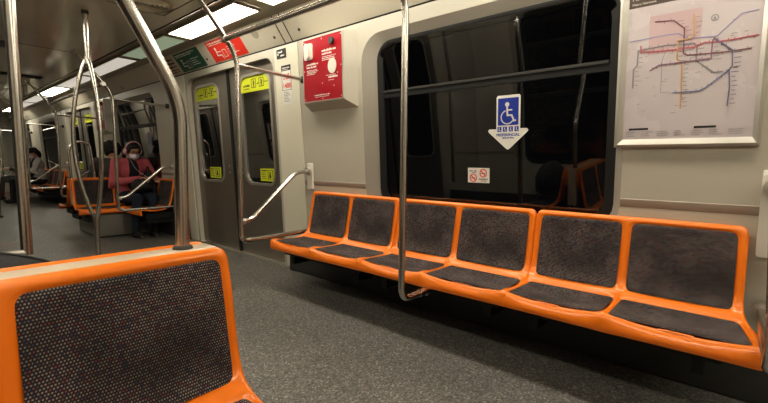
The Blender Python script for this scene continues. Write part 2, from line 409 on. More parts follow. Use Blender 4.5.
# ceiling: flat glossy middle panel, dark gap, light channel, sloping cove
def extr(prof, y0, y1, mb=None, both=True):
    mb = mb or MB()
    for sg in ((1, -1) if both else (1,)):
        p = [(x if sg > 0 else 2*XC-x, z) for x, z in prof]; k = len(p)
        mb.add([(x, y, z) for y in (y0, y1) for x, z in p], [(i, i+1, k+i+1, k+i) for i in range(k-1)])
    return mb
cm = MB(); cm.add([(2*XC-1.545, Y0, 2.155), (1.545, Y0, 2.155), (1.545, Y1, 2.155), (2*XC-1.545, Y1, 2.155)], [(0, 1, 2, 3)])
ceil = struct(cm, 'ceiling', 'ceil', smooth=False)
extr([(1.545, 2.155), (1.55, 2.19), (1.585, 2.20), (1.59, 2.175)], Y0, Y1).build('ceiling_gap', 'black', ceil)
extr([(1.590, 2.175), (1.68, 2.215), (2.0, 2.222), (2.055, 2.19)], Y0, Y1).build('light_channel', 'housing', ceil)
extr([(2.055, 2.19), (2.20, 2.0)], Y0, Y1).build('ceiling_cove', 'cove', ceil)
sm = MB()
COV = Plane((2.20, 0, 2.0), (0, -1, 0), (-.145, 0, .19))       # face of the right cove; u = -y, v up the slope
covL = math.hypot(.145, .19)
for k in range(0, 4):
    for yy in (2.92, 3.02, 5.15, .0):
        y = yy+P*k; COV.rect(sm, -y-.004, -y+.004, 0, covL, 0, .0025)
COV.rect(sm, -Y1, -Y0, -.006, .004, 0, .004)
sm.build('panel_joint', 'black', ceil, smooth=False)
sc = MB()
for k in range(0, 3):
    for y in (3.12, 2.78, 4.33, 5.3): COV.disc(sc, -(y+P*k), .075, .012, 0, .004)
sc.build('panel_screw', 'dark', ceil, smooth=False)
ac = MB(); COV.disc(ac, -3.35, .155, .045, 0, .003, 28); COV.disc(ac, -6.95, .06, .06, 0, .003, 28, .6); ac.build('access_cap', 'housing', ceil)
rc = MB()
CE = Plane((0, 0, 2.155), (1, 0, 0), (0, -1, 0))   # faces down
rc.add([], [])
for (xa, xb, ya, yb) in ((1.44, 1.446, 2.2, 3.6), (1.05, 1.44, 3.6, 3.606), (.7, 1.3, 5.6, 5.605)): rc.box(xa, xb, ya, yb, 2.153, 2.156)
rc.build('panel_seam', 'black', ceil, smooth=False)

# end walls
ew = MB(); ew.box(2*XC-2.4, 2.4, Y0-.05, Y0, -.05, 2.25); struct(ew, 'wall_back', 'wall', smooth=False)
ew = MB(); ew.box(1.62, 2.4, Y1, Y1+.06, -.05, 2.25); ew.box(2*XC-2.4, 2*XC-1.62, Y1, Y1+.06, -.05, 2.25); ew.box(2*XC-1.62, 1.62, Y1, Y1+.06, 2.0, 2.25)
struct(ew, 'wall_front', 'wall', smooth=False)
# bellows gangway beyond the end wall
gw = MB()
for i in range(12):
    ya = Y1+.06+i*.08; r0 = 0 if i % 2 else .04
    gw.box(1.62+r0, 1.68, ya, ya+.08, 0, 2.0); gw.box(2*XC-1.68, 2*XC-1.62-r0, ya, ya+.08, 0, 2.0); gw.box(2*XC-1.62, 1.62, ya, ya+.08, 2.0+r0, 2.06)
gw.box(2*XC-1.68, 1.68, Y1, Y1+1.1, -.05, -.001); gw.box(2*XC-1.68, 1.68, Y1+1.1, Y1+1.15, -.05, 2.2)
gb = struct(gw, 'trim_3', 'box', smooth=False)

# ------------------------------------------------------------------ ceiling lights
def ceiling_light(y0, y1, mat, side, label, group):
    xa, xb = (1.725, 1.94) if side > 0 else (2*XC-1.94, 2*XC-1.725)
    t = thing('ceiling_light', label, 'light', ((xa+xb)/2, (y0+y1)/2, 2.2), group=group)
    MB().box(xa, xb, y0, y1, 2.198, 2.214, .004).build('diffuser', mat, t)
    f = MB()
    for a, b_, c, d in ((xa-.016, xa, y0-.016, y1+.016), (xb, xb+.016, y0-.016, y1+.016), (xa, xb, y0-.016, y0), (xa, xb, y1, y1+.016)): f.box(a, b_, c, d, 2.194, 2.216)
    f.build('frame', 'housing', t, smooth=False)
right = [(-2.5, -1.35, 'lamp', 'lit ceiling light panel behind the viewpoint on the right side'), (-1.2, .05, 'lamp', 'lit ceiling light panel nearest overhead on the right side'),
 (.2, 1.42, 'lamp', 'lit ceiling light panel above the wall map and dark window'), (1.58, 2.82, 'lamp', 'lit ceiling light panel cut by the top edge above the red emergency box'),
 (3.02, 4.22, 'lamp', 'long bright ceiling light panel above the nearest double door'), (4.32, 5.53, 'pale', 'unlit pale green ceiling panel, faint glow added, beyond the bright light'),
 (5.65, 7.2, 'dim', 'dimly glowing light panel beyond the pale green panel'), (7.3, 8.70, 'dim', 'dim light panel just before the small bright far light'),
 (8.82, 10.16, 'lamp', 'small bright ceiling light far down the car'), (10.3, 11.6, 'dim', 'dim light panel past the far bright light'), (11.7, 13., 'dim', 'farthest dim light panel on the right of the ceiling'),
 (13.2, 14.4, 'lamp', 'lit ceiling light at the far end of the car')]
for a, b_, m, l in right: ceiling_light(a, b_, m, 1, l, 'ceiling lights on the right side')
for i, (a, b_) in enumerate(((-2.2, -.9), (-.6, .7), (1.0, 2.3), (3.0, 4.3), (6.0, 7.3), (9.0, 10.3), (12.5, 13.8))):
    ceiling_light(a, b_, 'lamp', -1, 'lit ceiling light panel on the left side, out of the photographed view', 'ceiling lights on the left side')

# ------------------------------------------------------------------ round diffuser and grille
t = thing('air_diffuser', 'round air diffuser of concentric rings in the ceiling near the top edge', 'vent', (1.24, 3.42, 2.155))
for i, r in enumerate((.20, .17, .14, .11, .08, .05)):
    a = rrect(1.24-r, 1.24+r, 3.42-r, 3.42+r, r*.999, 9); b_ = rrect(1.24-r+.016, 1.24+r-.016, 3.42-r+.016, 3.42+r-.016, (r-.016)*.999, 9)
    k = len(a); m = MB(); m.add([(x, y, 2.154) for x, y in a]+[(x, y, 2.140) for x, y in b_]+[(x, y, 2.15) for x, y in b_], [f for i2 in range(k) for j in [(i2+1) % k] for f in ((i2, j, k+j, k+i2), (k+i2, k+j, 2*k+j, 2*k+i2))])
    m.build('vent_ring', 'ceil' if i else 'housing', t)
t = thing('air_grille', 'dark slotted air grille across the ceiling at the upper left', 'vent', (1.0, 7.7, 2.155))
MB().box(.55, 1.38, 7.60, 7.80, 2.150, 2.156).build('grille_plate', 'dark', t, smooth=False)
m = MB()
for i in range(22): m.box(.57+i*.037, .585+i*.037, 7.61, 7.79, 2.138, 2.152)
m.build('slat', 'black', t, smooth=False)
t = thing('ceiling_speaker', 'small round dark ceiling loudspeaker beside the left pole', 'loudspeaker', (.70, 5.75, 2.155))
MB().cyl((.70, 5.75, 2.156), (.70, 5.75, 2.143), .14, 32).build('speaker_rim', 'dark', t)
m = MB()
for r in (.04, .075, .11):
    for k in range(int(r*180)): a = 2*PI*k/int(r*180); m.cyl((.70+r*math.cos(a), 5.75+r*math.sin(a), 2.144), (.70+r*math.cos(a), 5.75+r*math.sin(a), 2.1415), .006, 8)
m.build('speaker_hole', 'black', t, smooth=False)

# ------------------------------------------------------------------ seats
PROF = [(.030, .60), (.030, .71), (.028, .738), (.018, .751), (.006, .752), (-.006, .744), (-.014, .722), (-.026, .66), (-.040, .57), (-.058, .48), (-.078, .43), (-.105, .405), (-.16, .388), (-.24, .382), (-.31, .388), (-.365, .397), (-.395, .398), (-.412, .388), (-.420, .368), (-.420, .335), (-.414, .315)]
def spline(P_, n=14):
    out = []; Q = [P_[0]]+P_+[P_[-1]]
    for i in range(1, len(Q)-2):
        p0, p1, p2, p3 = (Vector((*q, 0)) for q in Q[i-1:i+3])
        for k in range(n):
            t = k/n; out.append(.5*((2*p1)+(-p0+p2)*t+(2*p0-5*p1+4*p2-p3)*t*t+(-p0+3*p1-3*p2+p3)*t**3))
    out.append(Vector((*P_[-1], 0))); return out
SP = spline(PROF); SL = [0.]
for a, b_ in zip(SP, SP[1:]): SL.append(SL[-1]+(b_-a).length)
def prof(s):
    s = max(0, min(s, SL[-1]-1e-6)); lo = 0
    import bisect
    lo = max(0, min(bisect.bisect_right(SL, s)-1, len(SL)-2)); t = (s-SL[lo])/max(1e-9, SL[lo+1]-SL[lo])
    p = SP[lo].lerp(SP[lo+1], t); a = SP[max(0, lo-3)]; b_ = SP[min(len(SP)-1, lo+4)]; T = (b_-a).normalized()
    return p, Vector((-T.y, T.x, 0))*-1      # normal towards the sitter
def s_at(cond):
    for i, p in enumerate(SP):
        if cond(p): return SL[i]
S_BT = s_at(lambda p: p.x < -.006 and p.y < .731); S_BB = s_at(lambda p: p.x < 0 and p.y < .418)
S_ST = s_at(lambda p: p.x < -.125); S_SB = s_at(lambda p: p.x < -.385)
def sstep(a, b_, x): t = max(0, min(1, (x-a)/(b_-a))); return t*t*(3-2*t)
def rr_mask(x, s, x0, x1, s0, s1, r, e=.008):
    cx, cs = (x0+x1)/2, (s0+s1)/2; qx = abs(x-cx)-(x1-x0)/2+r; qs = abs(s-cs)-(s1-s0)/2+r
    d = math.hypot(max(qx, 0), max(qs, 0))+min(max(qx, qs), 0)-r
    return 1-sstep(-e, e, d)
class Seat:
    def __init__(s, ws, ob=.031, ib=.017, flare=.022):
        s.n = n = len(ws); s.Wd = sum(ws); s.pads = []; s.ws = ws; x = 0; s.fl = flare
        for i in range(n):
            x0 = x+(ob if i == 0 else ib); x1 = x+ws[i]-(ob if i == n-1 else ib); x += ws[i]
            s.pads += [('back_pad', x0, x1, S_BT, S_BB, .026), ('seat_pad', x0-.006, x1+.006, S_ST, S_SB, .022)]
    def broad(s, x, t):
        a = 0; x_ = x
        for w in s.ws:
            if x_ <= w: a = x_/w; break
            x_ -= w
        b_ = math.sin(PI*a)**.6 if 0 < a < 1 else 0
        onback = sstep(S_BT-.05, S_BT+.08, t)*(1-sstep(S_BB-.03, S_BB+.06, t)); onseat = sstep(S_BB, S_ST+.04, t)*(1-sstep(S_SB+.03, S_SB+.09, t))
        lip = sstep(S_SB-.06, S_SB+.02, t)
        return -.014*b_*onback-.024*b_*onseat - .003*b_*lip
    def pt(s, x, t, off):
        p, n = prof(t); q = p+n*off
        bow = -.008*math.sin(PI*min(1, max(0, x/s.Wd)))*sstep(S_ST, S_SB, t)    # front edge bulges a little
        z = q.y; r = .035; dx = min(x, s.Wd-x)
        if dx < r: z -= (r-math.sqrt(max(0, r*r-(r-dx)**2)))*sstep(.62, .74, z)
        k = (x-s.Wd/2)/(s.Wd/2); x += k*(s.fl if not isinstance(s.fl, tuple) else s.fl[0] if k < 0 else s.fl[1])*sstep(S_BB-.05, S_SB-.1, t)
        return (x, q.x+bow, z)
    def shell(s):
        xs = []; r = .014
        for k in range(7): a = PI/2*k/6; xs.append((r*(1-math.cos(a)), -r*(1-math.sin(a))))
        edge = xs; cols = [(0., -.022)]+[(x, o) for x, o in edge]
        x = edge[-1][0]; n = 64*s.n; inner = [(r+(s.Wd-2*r)*k/n, 0.) for k in range(1, n)]
        cols += inner+[(s.Wd-x_, o) for x_, o in reversed(edge)]+[(s.Wd, -.022)]
        m = 230; ts = [SL[-1]*k/m for k in range(m+1)]; mb = MB(); vs = []
        for (x, e) in cols:
            for t in ts:
                rec = max([rr_mask(x, t, *p[1:]) for p in s.pads])
                vs.append(s.pt(x, t, e+s.broad(x, t)-.007*rec))
        k = m+1; fs = [(i*k+j, i*k+j+1, (i+1)*k+j+1, (i+1)*k+j) for i in range(len(cols)-1) for j in range(m)]
        mb.add(vs, fs); return mb
    def pad(s, p):
        _, x0, x1, s0, s1, r = p; cx, cs = (x0+x1)/2, (s0+s1)/2; e = .003
        out = rrect(x0+e, x1-e, s0+e, s1-e, r, 8); o2 = rrect(x0+e+.007, x1-e-.007, s0+e+.007, s1-e-.007, r-.007, 8); k = len(out); vs = []; fs = []; uv = []
        R = 16
        for i in range(R+1):
            f = 1-max(0, i-1)/(R-1)
            for (a, b_) in (out if i == 0 else o2):
                x = cx+(a-cx)*f; t = cs+(b_-cs)*f
                vs.append(s.pt(x, t, s.broad(x, t)+(-.006 if i == 0 else -.0015))); uv.append((x, t))
        for i in range(R):
            for j in range(k): fs.append((i*k+j, i*k+(j+1) % k, (i+1)*k+(j+1) % k, (i+1)*k+j))
        mb = MB(); mb.add(vs, fs); mb.uv = uv; return mb
def make_seat(ws, name, label, group=None, loc=(0, 0, 0), rz=0., **kw):
    t = thing(name, label, 'seat', (0, 0, 0), 0, group); S = Seat(ws, **kw)
    sh = S.shell().build('seat_shell', 'orange', t, angle=70)
    md = sh.modifiers.new('thickness', 'SOLIDIFY'); md.thickness = .006; md.offset = -1
    for p in S.pads:
        mb = S.pad(p); uv = mb.uv; o = mb.build(p[0], 'fabric', t, angle=80)
        me = o.data; l = me.uv_layers.new(name='UVMap')
        for lp in me.loops: l.data[lp.index].uv = uv[lp.vertex_index]
    fr = MB(); Wd = S.Wd
    fr.box(.05, Wd-.05, -.33, -.03, .27, .335); 
    for xx in (.10, Wd-.14): fr.box(xx, xx+.04, -.30, .022, .20, .30); fr.box(xx, xx+.04, .000, .022, .30, .56)
    fr.build('support_bracket', 'black', t, smooth=False)
    t.location = loc; t.rotation_euler = (0, 0, rz); RM[t.name] = Matrix.Translation(Vector(loc))@Matrix.Rotation(rz, 4, 'Z')
    return t
XB = 2.245
R90 = -PI/2
G1 = 'orange double seats on the long wall bench'
s2 = make_seat((.463, .463), 'double_seat', 'orange double seat of the wall bench at the left end, beside the door', G1, (XB, 2.728, 0), R90); s2.scale.x = 1.013
dup(s2, (XB, 1.787, 0), R90, 'middle orange double seat of the wall bench, below the wheelchair sticker', G1).scale.x = 1.035
make_seat((.438, .438), 'double_seat', 'nearest orange double seat of the wall bench, below the network map', G1, (XB, .829, 0), R90, flare=(.012, .06))
GT = 'orange seats set across the car'
make_seat((.425, .501), 'double_seat', 'large orange seat back in the foreground, dark dotted fabric, pole rising from its top', GT, (-.326, 1.115, -.068), 0., ob=.026, ib=.026, flare=0.).scale.z = 1.09
dup(s2, (.600, 1.255, 0), PI, 'orange seat facing away, behind the foreground seat back', GT)
dup(s2, (1.375, 6.47, 0), 0., 'far orange double seat facing the camera where the woman in pink sits', GT)
dup(s2, (2.301, 6.62, 0), PI, 'orange seat facing away behind the woman in pink', GT)
dup(s2, (.600, -1.25, 0), PI, 'orange seat behind the viewpoint on the left side', GT)
G3 = 'orange seats along the wall farther down the car'
for y, l in ((11.88, 'distant orange wall bench seat nearer than the person with the black cap'), (12.81, 'distant orange wall bench seat under the person with the black cap'), (13.74, 'farthest orange wall bench seat under the dark dressed person'), (8.27, 'orange wall bench seat hidden behind the seats across the car')):
    if y < 9: dup(s2, (XB, 8.27, 0), R90, l, G3)
    else: dup(s2, (XB, y, 0), R90, l, G3)
s1 = make_seat((.463,), 'single_seat', 'single orange wall seat between the far door and the woman in pink', None, (XB, 5.95, 0), R90)
for y, l in ((3.6-.9, 'left side orange seat by the glass screen'), (8.3, 'left side orange seat farther along')):
    pass
dup(s2, (2*XC-XB, 5.6, 0), PI/2, 'orange double seat on the left wall beyond the left door')
# cream filler strips and boxes between back-to-back seats
def strip(x0, x1, y0, y1, label):
    o = MB().box(x0, x1, y0, y1, .40, .7495, .008).build('filler_panel', 'cream'); tag(o, label, 'panel', 'cream filler strips between back to back seats'); return o
strip(-.31, .586, 1.144, 1.226, 'cream strip between the foreground orange seat back and the one behind it')
strip(1.39, 2.24, 6.500, 6.590, 'cream strip between the far back to back seats')
def ubox(x0, x1, y0, y1, label):
    t = thing('equipment_box', label, 'box', ((x0+x1)/2, (y0+y1)/2, 0), group='grey boxes under the seats across the car')
    MB().box(x0, x1, y0, y1, .012, .30, .012).build('box_body', 'box', t)
    MB().box(x0+.015, x1-.015, y0+.015, y1-.015, 0, .014).build('box_plinth', 'black', t, smooth=False)
ubox(-.30, .42, .80, 1.58, 'grey equipment box under the foreground seats')
ubox(1.55, 2.26, 6.10, 6.98, 'grey equipment box under the far seat with the woman in pink')

# ------------------------------------------------------------------ poles and rails
ST = .0175
def flange(mb, p, d, r=.034, h=.018):
    p = Vector(p); d = Vector(d).normalized(); mb.cyl(p, p+d*h, r, 24); mb.cyl(p+d*h, p+d*(h+.012), r*.72, 24)
def arch(y, side=1, label='', loop_dir=1, branch=True):
    f = (lambda x: x*.975) if side > 0 else (lambda x: 2*XC-x*.975); g = lambda z: 1+(z-1)*.975 if z < 2.1 else z
    t = thing('grab_pole', label, 'pole', (f(1.64), y, 0), group='arched grab poles at the bench ends')
    MB().tube([(f(x), y, g(z)) for x, z in ((1.30, 2.154), (1.45, 2.0), (1.615, 1.80), (1.645, 1.70), (1.645, .385), (2.320, .392))], ST, 16, .06).build('pole', 'steel', t)
    MB().tube([(f(x), y, g(z)) for x, z in ((1.652, .535), (1.735, .545), (2.165, .905), (2.315, .912))], ST*.95, 16, .06).build('arm_rail', 'steel', t)
    if branch: MB().tube([(f(1.645), y, g(1.700)), (f(2.255), y, g(1.685))], ST*.8, 14).build('wall_bar', 'steel', t)
    sg = side
    for p, d in (((f(2.295), y, g(.912)), (-sg, 0, 0)), ((f(2.325), y, g(.392)), (-sg, 0, 0)), ((f(1.31), y, 2.155), (0, 0, -1))):
        m = MB(); flange(m, p, d); m.build('flange', 'alu', t)
    m = MB(); xs = sorted((f(2.31), f(2.345))); m.box(xs[0], xs[1], y-.035, y+.035, .76, .985, .006); m.build('mounting_plate', 'offwhite', t)
    m = MB(); m.cyl((f(1.652), y, g(.535)), (f(1.68), y, g(.536)), .024, 20); m.build('rail_socket', 'alu', t)
    if branch:
        m = MB(); flange(m, (f(2.262), y, g(1.685)), (-sg, 0, 0), .03, .022); m.build('wall_fitting', 'dark', t)
    return t
arch(2.78, 1, 'arched steel grab pole with curved arm rail at the left end of the wall bench')
arch(5.48, 1, 'arched steel grab pole with slanting arm rail just beyond the door')
arch(8.14, 1, 'third arched steel grab pole down the right side, behind the far seats')
arch(10.65, 1, 'distant arched steel grab pole beside the person with the black cap')
arch(-.105, 1, 'arched steel grab pole at the near right end of the bench, mostly out of frame')
arch(13.9, 1, 'farthest arched grab pole on the right side')
def rail(y0, y1, label, posts=()):
    t = thing('overhead_rail', label, 'rail', (1.514, y0, 1.85), group='overhead rails above the bench fronts')
    MB().tube([(1.514, y0, 1.840), (1.514, y1, 1.840)], ST, 16).build('rail', 'steel', t)
    for y in (y0, y1): m = MB(); m.cyl((1.514, y-.02, 1.840), (1.514, y+.02, 1.840), .023, 20); m.build('rail_joint', 'alu', t)
rail(-.105, 2.78, 'long steel overhead rail running above the front of the wall bench')
rail(5.48, 8.14, 'steel overhead rail above the far seats')
rail(10.65, 13.9, 'steel overhead rail in the distance')
t = thing('hooked_pole', 'vertical steel pole in front of the wall bench, hooked under the middle seat', 'pole', (1.645, 1.257, 0))
MB().tube([(1.514, 1.257, 1.840), (1.59, 1.257, 1.78), (1.604, 1.257, 1.68), (1.604, 1.257, .303), (1.765, 1.257, .303)], ST, 18, .07).build('pole', 'steel', t)
m = MB(); m.cyl((1.755, 1.257, .303), (1.83, 1.257, .303), .021, 20); m.cyl((1.82, 1.257, .29), (1.89, 1.257, .30), .016, 14); m.build('seat_clamp', 'steel', t)
# pole rising from the foreground seats
t = thing('seat_top_pole', 'thick steel pole rising from the foreground orange seat back and bending outwards', 'pole', (.502, 1.186, .75))
MB().tube([(.502, 1.186, .750), (.508, 1.186, 1.162), (.075, 1.186, 1.955), (-.262, 1.186, 1.985)], .0185, 20, .075).build('pole', 'steel', t)
m = MB(); m.tube([(.502, 1.186, .7495), (.502, 1.186, .755), (.502, 1.186, .760)], .03, 28, taper=[.027, .026, .021]); m.build('pole_collar', 'dark', t)
m = MB(); flange(m, (-.262, 1.186, 1.985), (1, 0, 0)); m.build('flange', 'alu', t)
# small grab handle on the far seat
t = thing('grab_bar', 'small hooked steel grab handle on the aisle corner of the far seat back', 'grab bar', (1.39, 6.54, .75))
MB().tube([(1.40, 6.54, .74), (1.385, 6.54, 1.10), (1.41, 6.54, 1.18), (1.48, 6.54, 1.23), (1.62, 6.54, 1.20), (1.66, 6.54, .74)], .016, 14, .05).build('handle_bar', 'steel', t)
# triple centre poles
def triple(y, label, z0=0.):
    t = thing('centre_pole', label, 'pole', (1., y, 0), group='branching centre poles in the aisle')
    MB().cyl((1., y, 1.76), (1., y, 2.15), .0185, 18).build('pole', 'steel', t); MB().cyl((1., y, 0), (1., y, .55), .0185, 18).build('pole', 'steel', t)
    for a in (2.9, 2.9+2*PI/3, 2.9+4*PI/3):
        pts = []
        for k in range(21):
            q = k/20; r = .008+.112*math.sin(PI*q)**.8; z = .52+(1.79-.52)*q
            pts.append((1.+r*math.cos(a), y+r*math.sin(a), z))
        MB().tube(pts, .0155, 14).build('branch', 'steel', t)
    m = MB(); m.cyl((1., y, 2.13), (1., y, 2.156), .024, 24); m.cyl((1., y, 0), (1., y, .03), .04, 24); m.build('flange', 'dark', t)
    m = MB(); m.cyl((1., y, 1.745), (1., y, 1.80), .026, 24); m.cyl((1., y, .51), (1., y, .56), .026, 24); m.build('branch_collar', 'steel', t)
triple(3.97, 'branching centre pole splitting into three curved bars, in the aisle by the door')
triple(9.4, 'distant centre pole at the left edge of the view')
# glass wind screen on the left
t = thing('glass_screen', 'steel framed glass screen with a tall post at the left edge, behind the foreground seat', 'screen', (.363, 2.6, .53))
PX = .366
MB().tube([(PX, 2.6, 2.154), (PX, 2.6, .535)], .020, 18).build('post', 'steel', t)
m = MB(); m.tube([(PX, 2.6, .545), (-.318, 2.6, .545)], .017, 14, .0); m.tube([(PX-.012, 2.6, 1.80), (-.25, 2.6, 1.80)], .014, 14); m.build('screen_rail', 'alu', t)
MB().box(PX-.026, PX-.018, 2.594, 2.606, .56, 1.79).build('screen_gasket', 'black', t)
m = MB(); m.add([(PX-.04, 2.6, .555), (-.30, 2.6, .555), (-.235, 2.6, 1.79), (PX-.04, 2.6, 1.79)], [(0, 1, 2, 3)]); m.build('pane', 'clear', t, smooth=False)
m = MB(); m.cyl((PX, 2.6, 2.12), (PX, 2.6, 2.156), .03, 20); m.build('flange', 'dark', t)

# ------------------------------------------------------------------ signs
# network map
t = thing('network_map', 'framed metro network map with coloured lines on the wall beside the dark window', 'map', (2.25, .21, 1.1))
pl = wall_plane(0, 0, 0.012); K = math.sqrt(1+.06**2)
def mv(z): return z*K
u0, u1, v0, v1 = -.435, .026, mv(1.118), mv(1.775)
m = MB(); A = [(u0-.034, v0-.036), (u1+.026, v0-.036), (u1+.026, v1+.03), (u0-.034, v1+.03)]; B = [(u0, v0), (u1, v0), (u1, v1), (u0, v1)]
Ai = [(u0-.022, v0-.024), (u1+.014, v0-.024), (u1+.014, v1+.018), (u0-.022, v1+.018)]
pl.ring(m, A, Ai, -.014, .010, .016); pl.ring(m, Ai, B, -.004, .016, .003); m.build('frame', 'alu', t, smooth=False)
m = MB(); pl.rect(m, u0-.005, u1+.005, v0-.005, v1+.005, -.004, .001); m.build('poster', 'paper', t, smooth=False)
m = MB(); pl.rect(m, u0, u1-.10, mv(1.703), v1, .001, .002); m.build('header_band', 'header', t, smooth=False)
pl.text('Plano de Red', 'header_lettering', 'white', t, u0+.012, mv(1.735), .022, .0024)
pl.text('Metro Network', 'header_lettering', 'offwhite', t, u0+.012, mv(1.713), .014, .0024)
m = MB(); pl.slab(m, [(-.351, mv(1.49)), (-.165, mv(1.49)), (-.165, mv(1.655)), (-.351, mv(1.655))], .001, .0015); m.build('central_zone', 'pink', t, smooth=False)
LN = dict(
 l_lilac=[(.426, 1.560), (.307, 1.566), (.244, 1.565), (.211, 1.538), (.112, 1.53), (.039, 1.604), (-.01, 1.606)],
 l_grey=[(.405, 1.354), (.405, 1.435), (.391, 1.453), (.39, 1.516), (.288, 1.522), (.187, 1.515), (.175, 1.5), (.175, 1.441), (.113, 1.386), (.085, 1.386)],
 l_red=[(.381, 1.534), (.379, 1.508), (.287, 1.5), (.179, 1.5), (.15, 1.512), (.121, 1.508), (.065, 1.507), (-.015, 1.512)],
 l_maroon=[(.329, 1.629), (.263, 1.622), (.223, 1.581), (.221, 1.48), (.207, 1.469), (.118, 1.464), (.062, 1.463), (.003, 1.465)],
 l_orange=[(.192, 1.63), (.189, 1.547), (.2, 1.537), (.242, 1.535), (.243, 1.46), (.224, 1.439), (.221, 1.335), (.219, 1.248)],
 l_blue=[(.248, 1.317), (.159, 1.316), (.138, 1.326), (.064, 1.39), (.055, 1.406)],
 l_purple=[(.34, 1.422), (.308, 1.442), (.205, 1.443), (.125, 1.445), (.125, 1.514), (.119, 1.525)],
 l_navy=[(.115, 1.52), (.059, 1.467), (.055, 1.406), (.064, 1.39), (.058, 1.317), (.061, 1.247)])
wd = dict(l_lilac=.004, l_red=.006, l_grey=.006, l_maroon=.005, l_purple=.0045)
for i, (n, pts) in enumerate(LN.items()):
    q = [(-y, mv(z)) for y, z in pts]; m = MB(); pl.line(m, q, wd.get(n, .0045), .001, .0022+.0003*i)
    o = m.build('route_line', n, t, smooth=False)
    if n != 'l_lilac':       # station ticks
        tk = MB()
        for a, b_ in zip(q, q[1:]):
            L_ = math.hypot(b_[0]-a[0], b_[1]-a[1]); c = int(L_/.017); hz = abs(b_[0]-a[0]) > abs(b_[1]-a[1])
            for k in range(1, c+1):
                f = (k-.5)/c; x, y = a[0]+(b_[0]-a[0])*f, a[1]+(b_[1]-a[1])*f; s_ = 1 if k % 2 else -1
                if hz: pl.rect(tk, x-.0015, x+.0015, y+min(0, s_*.010), y+max(0, s_*.010), .001, .002)
                else: pl.rect(tk, x+.006, x+.006+random.uniform(.012, .024), y-.0012, y+.0012, .001, .002)
        tk.build('station_mark', n if n in ('l_red', 'l_navy') else 'l_grey', o, smooth=False)
m = MB(); q = [(-y, mv(z)) for y, z in [(.287, 1.495), (.297, 1.459), (.295, 1.343), (.296, 1.323), (.264, 1.322)]]; pl.line(m, q, .0018, .001, .002)
for i in range(26): u = random.uniform(u0+.05, u1-.05); v = mv(random.uniform(1.22, 1.60)); pl.rect(m, u, u+random.uniform(.008, .02), v, v+.0022, .001, .002)
for i in range(7):
    for v in (1.150, 1.141, 1.132): 
        a = u0+.012+i*.062; pl.greek(m, a, a+random.uniform(.025, .05), mv(v), .003, .001, .002)
m.build('small_print', 'l_grey', t, smooth=False)
m = MB(); pl.ring(m, rrect(-.136, -.110, mv(1.592), mv(1.618), .0129), rrect(-.133, -.113, mv(1.595), mv(1.615), .0099), .001, .002); pl.slab(m, [(-.128, mv(1.599)), (-.118, mv(1.599)), (-.123, mv(1.611))], .001, .002)
m.build('compass_mark', 'l_grey', t, smooth=False)
m = MB(); pl.rect(m, -.411, -.334, mv(1.160), mv(1.169), .001, .002); m.build('legend_bar', 'ink', t, smooth=False); m = MB(); pl.rect(m, -.166, -.091, mv(1.160), mv(1.169), .001, .002); m.build('legend_bar', 'ink', t, smooth=False)

# wheelchair sticker on the window
def wplane(y, z, off=-.046): return wall_plane(y, z, off)
t = thing('wheelchair_sticker', 'white downward arrow sticker with blue wheelchair symbol on the dark window', 'sign', (2.28, 1.04, 1.24))
pl = wplane(1.035, 1.24)     # origin in the middle of the sticker
arrow = [(-.072, -.040), (-.118, -.040), (-.124, -.052), (-.116, -.062), (-.010, -.155), (0, -.160), (.010, -.155), (.112, -.062), (.120, -.052), (.112, -.040), (.072, -.040), (.072, .140), (.064, .150), (-.064, .150), (-.072, .140)]
m = MB(); pl.slab(m, arrow, -.001, .001); m.build('sticker_sheet', 'white', t, smooth=False)
m = MB(); pl.rect(m, -.062, .062, -.020, .134, .001, .0016); m.build('blue_square', 'blue', t, smooth=False)
m = MB(); pl.disc(m, -.006, .098, .013, .0016, .0024)
pl.line(m, [(-.006, .082), (-.004, .036), (.022, .036), (.036, .004), (.044, .006)], .010, .0016, .0024); pl.line(m, [(-.005, .066), (.022, .066)], .008, .0016, .0024)
arc = [(-.004+.038*math.cos(a), .026+.038*math.sin(a)) for a in [math.radians(110+i*12) for i in range(21)]]; pl.line(m, arc, .007, .0016, .0024)
m.build('wheelchair_symbol', 'white', t, smooth=False)
for i, u in enumerate((-.064, -.030, .006, .040)):
    m = MB(); pl.rect(m, u, u+.024, -.056, -.028, .001, .0016); pg = m.build('pictogram', 'blue', t, smooth=False)
    m = MB(); pl.disc(m, u+.011, -.035, .0035, .0016, .002, 10); pl.line(m, [(u+.010, -.040), (u+.009+.003*(i % 2), -.048), (u+.017, -.049)], .004, .0016, .002)
    m.build('pictogram_figure', 'white', pg, smooth=False)
pl.text('PREFERENCIAL', 'lettering', 'blue', t, .0, -.082, .0215, .0012, 'CENTER', .0006)
m = MB(); pl.greek(m, -.034, .036, -.096, .008, .001, .0016); m.build('small_print', 'blue', t, smooth=False)
